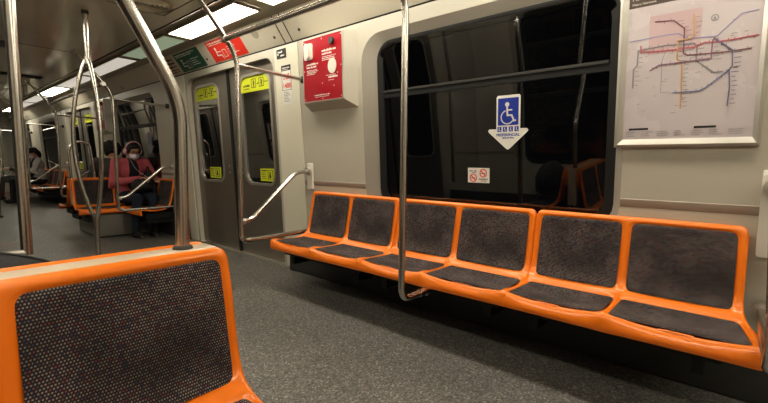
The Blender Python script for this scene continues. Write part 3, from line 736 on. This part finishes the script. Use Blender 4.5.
# no smoking sticker
t = thing('no_smoking_sticker', 'small white sticker with two red prohibition circles low on the dark window', 'sign', (2.28, 1.23, .92))
pl = wplane(1.222, .925)
m = MB(); pl.rect(m, -.073, .073, -.046, .046, -.001, .001); m.build('sticker_sheet', 'white', t, smooth=False)
for (cu, cv) in ((-.035, -.016), (.032, .014)):
    m = MB(); pl.ring(m, rrect(cu-.024, cu+.024, cv-.026, cv+.026, .0238), rrect(cu-.018, cu+.018, cv-.020, cv+.020, .0178), .001, .0018); pl.line(m, [(cu-.014, cv+.015), (cu+.014, cv-.015)], .006, .001, .0022)
    m.build('prohibition_circle', 'redink', t, smooth=False)
    m = MB(); pl.rect(m, cu-.014, cu+.012, cv-.004, cv+.001, .001, .0014); m.build('cigarette_symbol', 'ink', t, smooth=False)
m = MB(); pl.greek(m, -.06, -.012, .024, .007, .001, .0016); pl.greek(m, -.045, -.015, .015, .005, .001, .0016); pl.greek(m, .004, .064, -.026, .007, .001, .0016); pl.greek(m, .016, .056, -.036, .005, .001, .0016)
m.build('small_print', 'ink', t, smooth=False)

# red emergency box beside the door (and its twin farther down)
def emergency(dy, label):
    t = thing('emergency_box', label, 'emergency box', (2.2, 2.47+dy, 1.4), group='red emergency boxes beside the doors')
    yA, yB, zA, zB = 2.715+dy, 2.245+dy, 1.462, 1.955       # front face
    q = Plane((2.13+.06*.0, 0, 0), (0, -1, 0), (-.045, 0, 1))
    xf = lambda z: 2.150-.03*(z-1.45)
    F = [(xf(z), y, z) for y, z in ((yA, zA), (yB, zA), (yB, zB), (yA, zB))]
    Bk = [(wx(z)+.01, y, z) for y, z in ((yA+.01, zA-.06), (yB-.07, zA-.06), (yB-.07, zB-.0), (yA+.02, zB+.02))]
    m = MB(); m.add(F+Bk, [(0, 1, 2, 3)]+[(i, (i+1) % 4, 4+(i+1) % 4, 4+i) for i in range(4)]); m.build('housing', 'wall', t, smooth=False)
    pl = Plane((xf(1.45), 2.48+dy, 1.725), (0, -1, 0), (-.03, 0, 1)); pl.o = Vector((xf(1.71), 2.48+dy, 1.71))
    m = MB(); pl.slab(m, rrect(-.222, .222, -.236, .236, .012, 4), .0, .004); m.build('face_plate', 'red', t, smooth=False)
    m = MB(); pl.ring(m, rrect(-.232, .232, -.246, .246, .014, 4), rrect(-.222, .222, -.236, .236, .012, 4), -.002, .007); m.build('frame', 'alu', t, smooth=False)
    h = MB(); pl.slab(h, rrect(-.205, -.105, .080, .205, .022), .004, .014); pl.slab(h, rrect(-.175, -.120, .085, .200, .026), .014, .040); h.build('alarm_handle', 'offwhite', t)
    m = MB(); pl.disc(m, .120, .185, .024, .004, .026, 20); m.build('key_lock', 'dark', t)
    m = MB(); pl.disc(m, .115, .005, .046, .004, .009, 28, 1.2); m.build('cover_disc', 'offwhite', t)
    m = MB()
    for (a, b_, v, h_) in ((-.0, .16, .120, .016), (-.0, .11, .098, .014), (-.0, .155, .080, .006), (.0, .14, .068, .006), (.0, .15, .056, .006), (-.185, -.04, .040, .014), (-.185, -.07, .018, .014), (-.185, -.06, -.002, .005), (-.185, -.05, -.012, .005), (-.185, -.07, -.022, .005), (-.185, -.09, -.032, .005), (.07, .17, -.080, .016), (.07, .13, -.098, .005), (-.10, .08, -.200, .010), (-.09, .07, -.212, .005), (.04, .15, -.060, .004)):
        pl.greek(m, a, b_, v, h_, .004, .0052)
    m.build('white_print', 'white', t, smooth=False)
    m = MB()
    for u, v in ((-.21, .22), (0, .22), (.21, .22), (-.21, -.22), (.0, -.225), (.21, -.22), (.13, -.14), (.17, -.05), (-.21, 0), (.21, 0), (0, -.11)): pl.disc(m, u, v, .0055, .004, .0062, 10)
    m.build('screw', 'alu', t, smooth=False)
emergency(0, 'red emergency alarm box with white handle on the wall between door and window')
emergency(5.5, 'small distant red emergency box seen behind the centre pole')

# advert panels on the cove over the door
def advert(ya, yb, mat, label, va=.015, vb=.225):
    t = thing('advert_panel', label, 'sign', (2.13, (ya+yb)/2, 2.08), group='printed panels on the cove above the door')
    m = MB(); COV.rect(m, -ya, -yb, va, vb, 0, .0022); m.build('panel_sheet', mat, t, smooth=False); w = ya-yb
    m = MB(); c = -ya
    COV.greek(m, c+.03, c+w-.08, vb-.030, .016, .002, .003); COV.greek(m, c+.03, c+w*.7, vb-.046, .009, .002, .003)
    for i in range(4): COV.greek(m, c+w*.52, c+w*.52+random.uniform(.12, .2), va+.11-i*.022, .008, .002, .003)
    m.build('white_print', 'white', t, smooth=False)
    m = MB()   # simple line drawing of a seated figure and a box
    COV.disc(m, c+w*.20, va+.125, .016, .002, .003); COV.line(m, [(c+w*.20, va+.11), (c+w*.17, va+.06), (c+w*.30, va+.055), (c+w*.31, va+.02)], .012, .002, .003)
    COV.line(m, [(c+w*.20, va+.095), (c+w*.30, va+.09)], .009, .002, .003); COV.line(m, [(c+w*.36, va+.10), (c+w*.46, va+.10), (c+w*.46, va+.03), (c+w*.36, va+.03), (c+w*.36, va+.10)], .006, .002, .003)
    m.build('drawing', 'white', t, smooth=False)
advert(4.205, 3.585, 'redad', 'red printed safety panel with white figures above the door')
advert(4.965, 4.39, 'green', 'dark green printed panel with white print above the door')
t = thing('slogan_panel', 'white cove panel printed with large dark letters, left of the green panel', 'sign', (2.13, 5.2, 2.08))
m = MB(); COV.rect(m, -5.52, -4.99, .012, .228, 0, .002); m.build('panel_sheet', 'cream', t, smooth=False)
m = MB()
for i, v in enumerate((.175, .135, .095, .060, .035)): COV.greek(m, -5.36+(i % 2)*.03, -5.03, v, .026 if i < 3 else .012, .002, .003)
m.build('dark_print', 'ink', t, smooth=False)

# small black plate and white notice on the door post
t = thing('black_plate', 'small black plate with white print at the top of the door post', 'sign', (2.2, 3.10, 1.92)); pl = wall_plane(3.085, 1.925, .0075)
m = MB(); pl.rect(m, -.066, .068, -.038, .040, 0, .003); m.build('plate', 'ink', t, smooth=False)
m = MB(); pl.greek(m, -.045, .02, .008, .016, .003, .004); pl.disc(m, -.045, -.002, .008, .003, .004); pl.greek(m, -.01, .045, -.022, .014, .003, .004); m.build('white_print', 'white', t, smooth=False)
t = thing('notice_sticker', 'tall white notice with black header and red number below it on the door post', 'sign', (2.2, 3.03, 1.65)); pl = wall_plane(3.03, 1.66, .0075)
m = MB(); pl.slab(m, rrect(-.068, .068, -.165, .165, .008, 4), 0, .002); m.build('sticker_sheet', 'white', t, smooth=False)
m = MB(); pl.rect(m, -.066, .066, .118, .163, .002, .003); pl.rect(m, -.066, -.063, -.045, .118, .002, .003); pl.rect(.0 and m or m, .063, .066, -.045, .118, .002, .003); pl.rect(m, -.066, .066, -.047, -.044, .002, .003); m.build('black_header', 'ink', t, smooth=False)
m = MB(); pl.greek(m, -.05, .05, .136, .012, .003, .004); pl.greek(m, -.05, .03, .124, .006, .003, .004); m.build('white_print', 'offwhite', t, smooth=False)
pl.text('1488', 'red_number', 'redink', t, 0, -.028, .058, .0022, 'CENTER', .001)
m = MB(); pl.greek(m, -.045, .045, .075, .018, .002, .003); pl.greek(m, -.045, .045, .045, .014, .002, .003); m.build('red_print', 'redink', t, smooth=False)
m = MB()
for i in range(7): pl.greek(m, -.05, random.uniform(.0, .05), -.066-i*.013, .005, .002, .003)
m.build('small_print', 'l_grey', t, smooth=False)

# yellow stickers on the door panes
def ysticker(y0, y1, z0, z1, label, arch_=False, base=0.):
    yc, zc = (y0+y1)/2, (z0+z1)/2
    t = thing('yellow_sticker', label, 'sign', W(yc, zc, DO-.008, 1), group='yellow stickers on the door windows'); pl = wall_plane(yc, zc, DO-.0085)
    w, h = abs(y1-y0)/2, (z1-z0)/2
    pts = [(-w, -h), (w, -h)]+([(w-.09+.09*math.cos(a), h-.09+.09*math.sin(a)) for a in [PI/2*k/6 for k in range(7)]]+[(-w+.09+.09*math.cos(a), h-.09+.09*math.sin(a)) for a in [PI/2+PI/2*k/6 for k in range(7)]] if arch_ else [(w, h), (-w, h)])
    m = MB(); pl.slab(m, pts, -.001, .001); m.build('sticker_sheet', 'yellow', t, smooth=False)
    m = MB()
    if arch_:
        pl.greek(m, -w*.82, -w*.35, -.02, .020, .001, .002); pl.greek(m, -w*.82, -w*.4, -.045, .008, .001, .002)
        for cx in (-.02, w*.45):
            pl.ring(m, rrect(cx-.04, cx+.04, -.04, .045, .006, 3), rrect(cx-.034, cx+.034, -.034, .039, .005, 3), .001, .002); pl.disc(m, cx, .022, .009, .001, .002, 12); pl.line(m, [(cx, .01), (cx, -.025)], .014, .001, .002); pl.line(m, [(cx-.012, -.005), (cx+.02, .01)], .006, .001, .002)
        pl.greek(m, w*.15, w*.3, -.01, .012, .001, .002); pl.greek(m, w*.66, w*.95, -.005, .012, .001, .002)
    else:
        pl.greek(m, -w*.85, -w*.1, h*.55, .016, .001, .002)
        for i in range(4): pl.greek(m, -w*.85, -w*.2, h*.25-i*.018, .006, .001, .002)
        pl.ring(m, rrect(w*.05, w*.75, -h*.75, h*.75, .006, 3), rrect(w*.11, w*.69, -h*.68, h*.68, .005, 3), .001, .002); pl.disc(m, w*.35, h*.35, .010, .001, .002, 12); pl.slab(m, [(w*.2, -h*.5), (w*.5, -h*.5), (w*.42, h*.2), (w*.28, h*.2)], .001, .002)
    m.build('black_print', 'ink', t, smooth=False)
for dy in (0, 5.5):
    far = 'on the nearest' if dy == 0 else 'on the distant'
    ysticker(3.880+dy, 3.380+dy, 1.675, 1.822, 'arched yellow sticker at the top of the right window pane '+far+' door', True)
    ysticker(4.865+dy, 4.355+dy, 1.675, 1.822, 'arched yellow sticker at the top of the left window pane '+far+' door', True)
    ysticker(3.64+dy, 3.39+dy, .80, .925, 'small yellow notice at the bottom of the right window pane '+far+' door')
    ysticker(4.68+dy, 4.43+dy, .80, .925, 'small yellow notice at the bottom of the left window pane '+far+' door')
# far wheelchair sticker
t = thing('wheelchair_sticker', 'faint wheelchair arrow sticker on the far window behind the woman in pink', 'sign', (2.28, 6.3, 1.3)); pl = wplane(6.36, 1.24)
m = MB(); pl.slab(m, arrow, -.001, .001); m.build('sticker_sheet', 'l_grey', t, smooth=False); m = MB(); pl.rect(m, -.062, .062, -.020, .134, .001, .0016); m.build('blue_square', 'l_navy', t, smooth=False)

# wall socket panel at the right edge
t = thing('wall_panel', 'narrow raised light grey wall panel at the right edge above the bench end', 'panel', (2.27, -.2, .75))
m = MB(); pl = wall_plane(-.17, .80); pl.slab(m, rrect(-.10, .14, -.17, .17, .01, 3), 0, .022); m.build('panel_body', 'offwhite', t)
m = MB(); pl.disc(m, -.07, .10, .014, .022, .026); m.build('panel_lock', 'dark', t)

# ------------------------------------------------------------------ people and bags
def remeshed(mb, name, mat, parent, voxel=.008, smooth=6):
    o = mb.build(name+'_src', mat, None); md = o.modifiers.new('r', 'REMESH'); md.mode = 'VOXEL'; md.voxel_size = voxel; md.use_smooth_shade = True
    ms = o.modifiers.new('s', 'SMOOTH'); ms.iterations = smooth; ms.factor = .5
    bpy.context.view_layer.update()
    me = bpy.data.meshes.new_from_object(o.evaluated_get(bpy.context.evaluated_depsgraph_get()))
    old = o.data; bpy.data.objects.remove(o); bpy.data.meshes.remove(old)
    me.name = name; me.materials.clear(); me.materials.append(M[mat]); me.shade_smooth()
    r = bpy.data.objects.new(name, me); COL.objects.link(r)
    if parent is not None: r.parent = parent
    return r
def hand(mb, wrist, d, up, sgn, curl=.9):
    """palm, five bent fingers; d along the palm, up = back of the hand"""
    d = Vector(d).normalized(); up = Vector(up); up = (up-d*up.dot(d)).normalized(); s_ = d.cross(up)*sgn; w = Vector(wrist)
    R = Matrix((s_, d, up)).transposed()
    mb.ell(w+d*.045, (.040, .050, .016), R)
    for i, (o, L) in enumerate(((-.029, .070), (-.010, .078), (.009, .073), (.027, .058))):
        p = w+d*.082+s_*o; a = .25; r = .0085
        for sl in (.45, .32, .25):
            a += curl*.55; q = p+(d*math.cos(a)-up*math.sin(a))*L*sl; mb.cap(p, q, r, r*.93, 8); p = q; r *= .93
    p = w+d*.025-s_*.032; q = p+(d*.6-s_*.7-up*.3).normalized()*.035; mb.cap(p, q, .011, .0095, 8); mb.cap(q, q+(d*.95-up*.45).normalized()*.03, .0095, .008, 8)
def person(name, label, loc, rz, top, legs, hairstyle, mask=True, headphones=False, cap=False, tilt=.35, phone=True, inner='blackcloth', handtarget=(.10, -.37, .76), scale=1.):
    t = thing(name, label, 'person', (0, 0, 0))
    # all coordinates local: seat surface at z=.40, facing -y
    sh = [Vector((sx*.185, -.01, .965)) for sx in (-1, 1)]
    hands = [Vector(handtarget)+Vector((-.055, .01, 0)), Vector(handtarget)+Vector((.055, 0, -.01))]
    elb = [Vector((-.265, -.10, .70)), Vector((.265, -.12, .71))]
    hd = Vector((.005, -.075, 1.105)); RX = Matrix.Rotation(tilt, 3, 'X')
    hips = [Vector((sx*.09, .02, .50)) for sx in (-1, 1)]; kn = [Vector((sx*.10-.03, -.43, .50)) for sx in (-1, 1)]; an = [Vector((sx*.09-.08, -.44, .09)) for sx in (-1, 1)]
    b = MB()
    b.ell((0, .03, .50), (.165, .12, .11)); b.ell((0, .02, .66), (.135, .095, .16)); b.ell((0, .01, .85), (.155, .10, .15)); b.cap((-.13, 0, .955), (.13, 0, .955), .055, .055)
    b.cap((0, 0, .97), (0, -.03, 1.06), .052, .048)
    b.ell(hd+RX@Vector((0, .015, .03)), (.075, .092, .088), RX); b.ell(hd+RX@Vector((0, -.025, -.03)), (.058, .062, .075), RX)
    b.ell(hd+RX@Vector((0, -.088, -.005)), (.012, .016, .022), RX)                            # nose
    b.ell(hd+RX@Vector((0, -.083, -.048)), (.024, .010, .010), RX); b.ell(hd+RX@Vector((0, -.075, -.085)), (.022, .018, .016), RX)   # lips, chin
    for sx in (-1, 1): b.ell(hd+RX@Vector((sx*.076, .012, .0)), (.010, .020, .030), RX)        # ears
    for i in (0, 1):
        b.cap(sh[i], elb[i], .045, .036); wr = hands[i]+Vector(((-1, 1)[i]*.03, .09, -.005)); b.cap(elb[i], wr, .035, .024)
        hand(b, wr, hands[i]-wr+Vector((0, -.02, .01)), (0, .1, 1), (-1, 1)[i])
        b.cap(hips[i], kn[i], .075, .052); b.cap(kn[i], an[i], .050, .034); b.cap(an[i]+Vector((0, .02, -.04)), an[i]+Vector((0, -.14, -.06)), .030, .026)
    remeshed(b, 'body', 'skin', t, .007, 3)
    c = MB()
    c.ell((0, .03, .56), (.175, .135, .15)); c.ell((0, .02, .68), (.155, .118, .17)); c.ell((0, .012, .85), (.178, .122, .15)); c.cap((-.135, 0, .955), (.135, 0, .955), .066, .066)
    for i in (0, 1):
        wr = hands[i]+Vector(((-1, 1)[i]*.03, .09, -.005)); c.cap(sh[i], elb[i], .063, .055); c.cap(elb[i], elb[i].lerp(wr, .92), .054, .038)
        c.cap(elb[i], elb[i]+Vector((0, .06, -.05)), .05, .04)
    remeshed(c, 'jacket', top, t, .010, 5)
    f = MB(); f.ell((0, -.03, .84), (.085, .105, .17)); f.ell((0, -.025, .985), (.062, .055, .055)); f.ell((0, -.035, .66), (.085, .105, .12)); remeshed(f, 'shirt', inner, t, .008, 3)
    p = MB(); p.ell((0, .03, .49), (.18, .14, .09))
    for i in (0, 1): p.cap(hips[i], kn[i], .088, .066); p.cap(kn[i], an[i]+Vector((0, 0, .03)), .064, .048)
    remeshed(p, 'trousers', legs, t, .010, 4)
    s_ = MB()
    for i in (0, 1): s_.cap(an[i]+Vector((0, .03, -.048)), an[i]+Vector((0, -.13, -.052)), .040, .037); s_.cap(an[i], an[i]+Vector((0, 0, -.04)), .044, .042)
    remeshed(s_, 'shoes', 'blackcloth', t, .009, 3)
    for sx in (-1, 1): m = MB(); m.ell(hd+RX@Vector((sx*.030, -.074, .020)), (.012, .008, .007), RX, 8, 10); m.build('eye', 'eye', t)
    h = MB()
    h.ell(hd+RX@Vector((0, .032, .048)), (.090, .098, .090), RX)
    if hairstyle == 'curly':
        for k in range(46):
            a = k*2.4; z = 1-2*(k+.5)/46
            if z < -.75: continue
            r = math.sqrt(1-z*z); d = Vector((r*math.cos(a), r*math.sin(a)*.95, z))
            if d.y < -.45 and d.z < .35: continue
            h.ell(hd+RX@(Vector((0, .03, .045))+d*.095), (.034, .034, .034))
    elif hairstyle == 'tied':
        h.ell(hd+RX@Vector((0, .115, .0)), (.05, .055, .06)); h.ell(hd+RX@Vector((0, -.045, .085)), (.066, .04, .026), RX)
        for sx in (-1, 1): h.ell(hd+RX@Vector((sx*.068, -.01, .03)), (.018, .045, .055), RX)
    else:
        for k in range(26):
            a = PI*.05+PI*.9*((k*.618) % 1); z = -.12+.20*((k*.377) % 1); h.ell(hd+Vector((.095*math.cos(a)*1.1, .03+.09*math.sin(a), z)), (.042, .040, .045))
    remeshed(h, 'hair', 'hair', t, .008, 2)
    if mask:
        m = MB(); m.ell(hd+RX@Vector((0, -.042, -.042)), (.062, .060, .052), RX); m.ell(hd+RX@Vector((0, -.092, -.028)), (.020, .018, .030), RX); remeshed(m, 'face_mask', 'mask', t, .006, 3)
    if headphones:
        m = MB(); m.tube([hd+RX@Vector((.101*math.cos(a), .01, .012+.125*math.sin(a))) for a in [PI*k/16 for k in range(17)]], .009, 10)
        hp = m.build('headphones', 'headphone', t)
        for sx in (-1, 1): m = MB(); m.ell(hd+RX@Vector((sx*.096, .012, -.002)), (.020, .036, .042), RX); m.build('ear_cup', 'headphone', hp)
        m = MB(); m.tube([hd+Vector((-.095, -.01, -.04)), hd+Vector((-.06, -.09, -.14)), Vector((-.02, -.14, .90)), Vector((.03, -.17, .83)), Vector((.08, -.30, .76))], .0022, 6, .03); m.build('headphone_cable', 'mask', hp)
        g = MB()
        for sx in (-1, 1):
            c0 = hd+RX@Vector((sx*.031, -.090, .018)); g.tube([c0+RX@Vector((.022*math.cos(a), 0, .016*math.sin(a))) for a in [2*PI*k/14 for k in range(15)]], .0018, 6)
        g.tube([hd+RX@Vector((-.009, -.094, .020)), hd+RX@Vector((.009, -.094, .020))], .0018, 6); g.build('spectacles', 'blackcloth', t)
    if cap:
        m = MB(); m.ell(hd+RX@Vector((0, .015, .075)), (.098, .108, .070), RX); m.ell(hd+RX@Vector((0, -.125, .060)), (.065, .070, .010), RX); remeshed(m, 'cap', 'blackcloth', t, .007, 2)
    t.location = loc; t.rotation_euler = (0, 0, rz); t.scale = (scale,)*3
    RM[t.name] = Matrix.Translation(Vector(loc))@Matrix.Rotation(rz, 4, 'Z')
    if phone:
        ph = thing('phone', 'phone held by the person in '+('the pink fleece' if headphones else 'the black cap'), 'phone', (0, 0, 0)); c0 = Vector(handtarget)+Vector((0, -.035, .030))
        m = MB(); m.box(c0.x-.036, c0.x+.036, c0.y-.068, c0.y+.068, c0.z-.004, c0.z+.004, .003); m.build('phone_case', 'blackcloth', ph)
        m = MB(); m.box(c0.x-.032, c0.x+.032, c0.y-.062, c0.y+.062, c0.z+.0042, c0.z+.0050); m.build('screen', 'screen', ph, smooth=False)
        ph.location = loc; ph.rotation_euler = (0, 0, rz); RM[ph.name] = RM[t.name]
    return t
person('person', 'person in a pink fleece with pink headphones and white mask, looking down at a phone', (2.01, 6.29, 0), .12, 'pinkcoat', 'denim', 'tied', headphones=True, handtarget=(.10, -.35, .755))
person('person', 'person with curly black hair in grey, seated facing away behind the pink fleece', (1.97, 6.88, 0), PI-.25, 'greycloth', 'blackcloth', 'curly', mask=False, phone=False, scale=1.0, tilt=.15)
person('person', 'person in a black cap and pale patterned jacket on the far bench', (2.00, 12.25, 0), R90, 'patterned', 'blackcloth', 'long', cap=True, tilt=.4, handtarget=(.02, -.38, .80))
person('person', 'person in dark clothes seated at the far left end of the car', (1.92, 13.35, 0), R90, 'blackcloth', 'blackcloth', 'curly', mask=False, phone=False)
# bags
def bag(name, label, c, r, rz=0, strap=True):
    t = thing(name, label, 'bag', (c[0], c[1], c[2]-r[2])); m = MB(); R = Matrix.Rotation(rz, 3, 'Z'); c = Vector(c)
    m.ell(c, r, R); m.ell(c+R@Vector((0, 0, -r[2]*.45)), (r[0]*1.0, r[1]*1.0, r[2]*.55), R); m.ell(c+R@Vector((0, -r[1]*.7, -r[2]*.25)), (r[0]*.7, r[1]*.5, r[2]*.5), R)
    o = remeshed(m, 'bag_body', 'bagcloth', None, .009, 4); o.data.transform(RM[t.name].inverted()); o.parent = t
    z = MB(); z.tube([c+R@Vector((r[0]*.99*math.cos(a), -r[1]*.15, r[2]*.99*math.sin(a))) for a in [PI*.15+PI*.7*k/14 for k in range(15)]], .004, 8); z.build('zip', 'dark', t)
    if strap: z = MB(); z.tube([c+R@Vector((r[0]*.3*math.cos(a), r[1]*.2, r[2]*(.9+.32*math.sin(a)))) for a in [PI*k/12 for k in range(13)]], .008, 8); z.build('carry_handle', 'blackcloth', t)
bag('backpack', 'dark grey backpack top just visible behind the foreground seat at the left edge', (.02, 1.575, .575), (.33, .12, .178), 0, False)
bag('handbag', 'black handbag on the lap of the person in the pink fleece', (2.05, 6.02, .66), (.14, .085, .095), .1, False)
bag('backpack', 'black backpack against the wall beside the person in the pink fleece', (2.175, 6.12, .66), (.055, .10, .20), .3)

# ------------------------------------------------------------------ camera and world
F = 412.2; YAW, PIT, ROL = [math.radians(a) for a in (49.27, 5.454, .609)]
fw = Vector((math.sin(YAW)*math.cos(PIT), math.cos(YAW)*math.cos(PIT), -math.sin(PIT))); r_ = Vector((math.cos(YAW), -math.sin(YAW), 0)); u_ = r_.cross(fw)
r2 = r_*math.cos(ROL)+u_*math.sin(ROL); u2 = -r_*math.sin(ROL)+u_*math.cos(ROL)
cd = bpy.data.cameras.new('camera'); cam = bpy.data.objects.new('camera', cd); COL.objects.link(cam)
Mx = Matrix((r2, u2, -fw)).transposed().to_4x4(); Mx.translation = Vector((0, 0, 1.0)); cam.matrix_world = Mx
cd.sensor_width = 36; cd.lens = F/768*36; cd.clip_start = .02; cd.clip_end = 100
cd.dof.use_dof = False
bpy.context.scene.camera = cam
w = bpy.data.worlds.new('World'); bpy.context.scene.world = w; w.use_nodes = True
w.node_tree.nodes['Background'].inputs['Color'].default_value = (.004, .004, .0045, 1); w.node_tree.nodes['Background'].inputs['Strength'].default_value = 1.
sc_ = bpy.context.scene
sc_.view_settings.view_transform = 'Standard'; sc_.view_settings.exposure = -0.12; sc_.view_settings.look = 'Medium High Contrast'
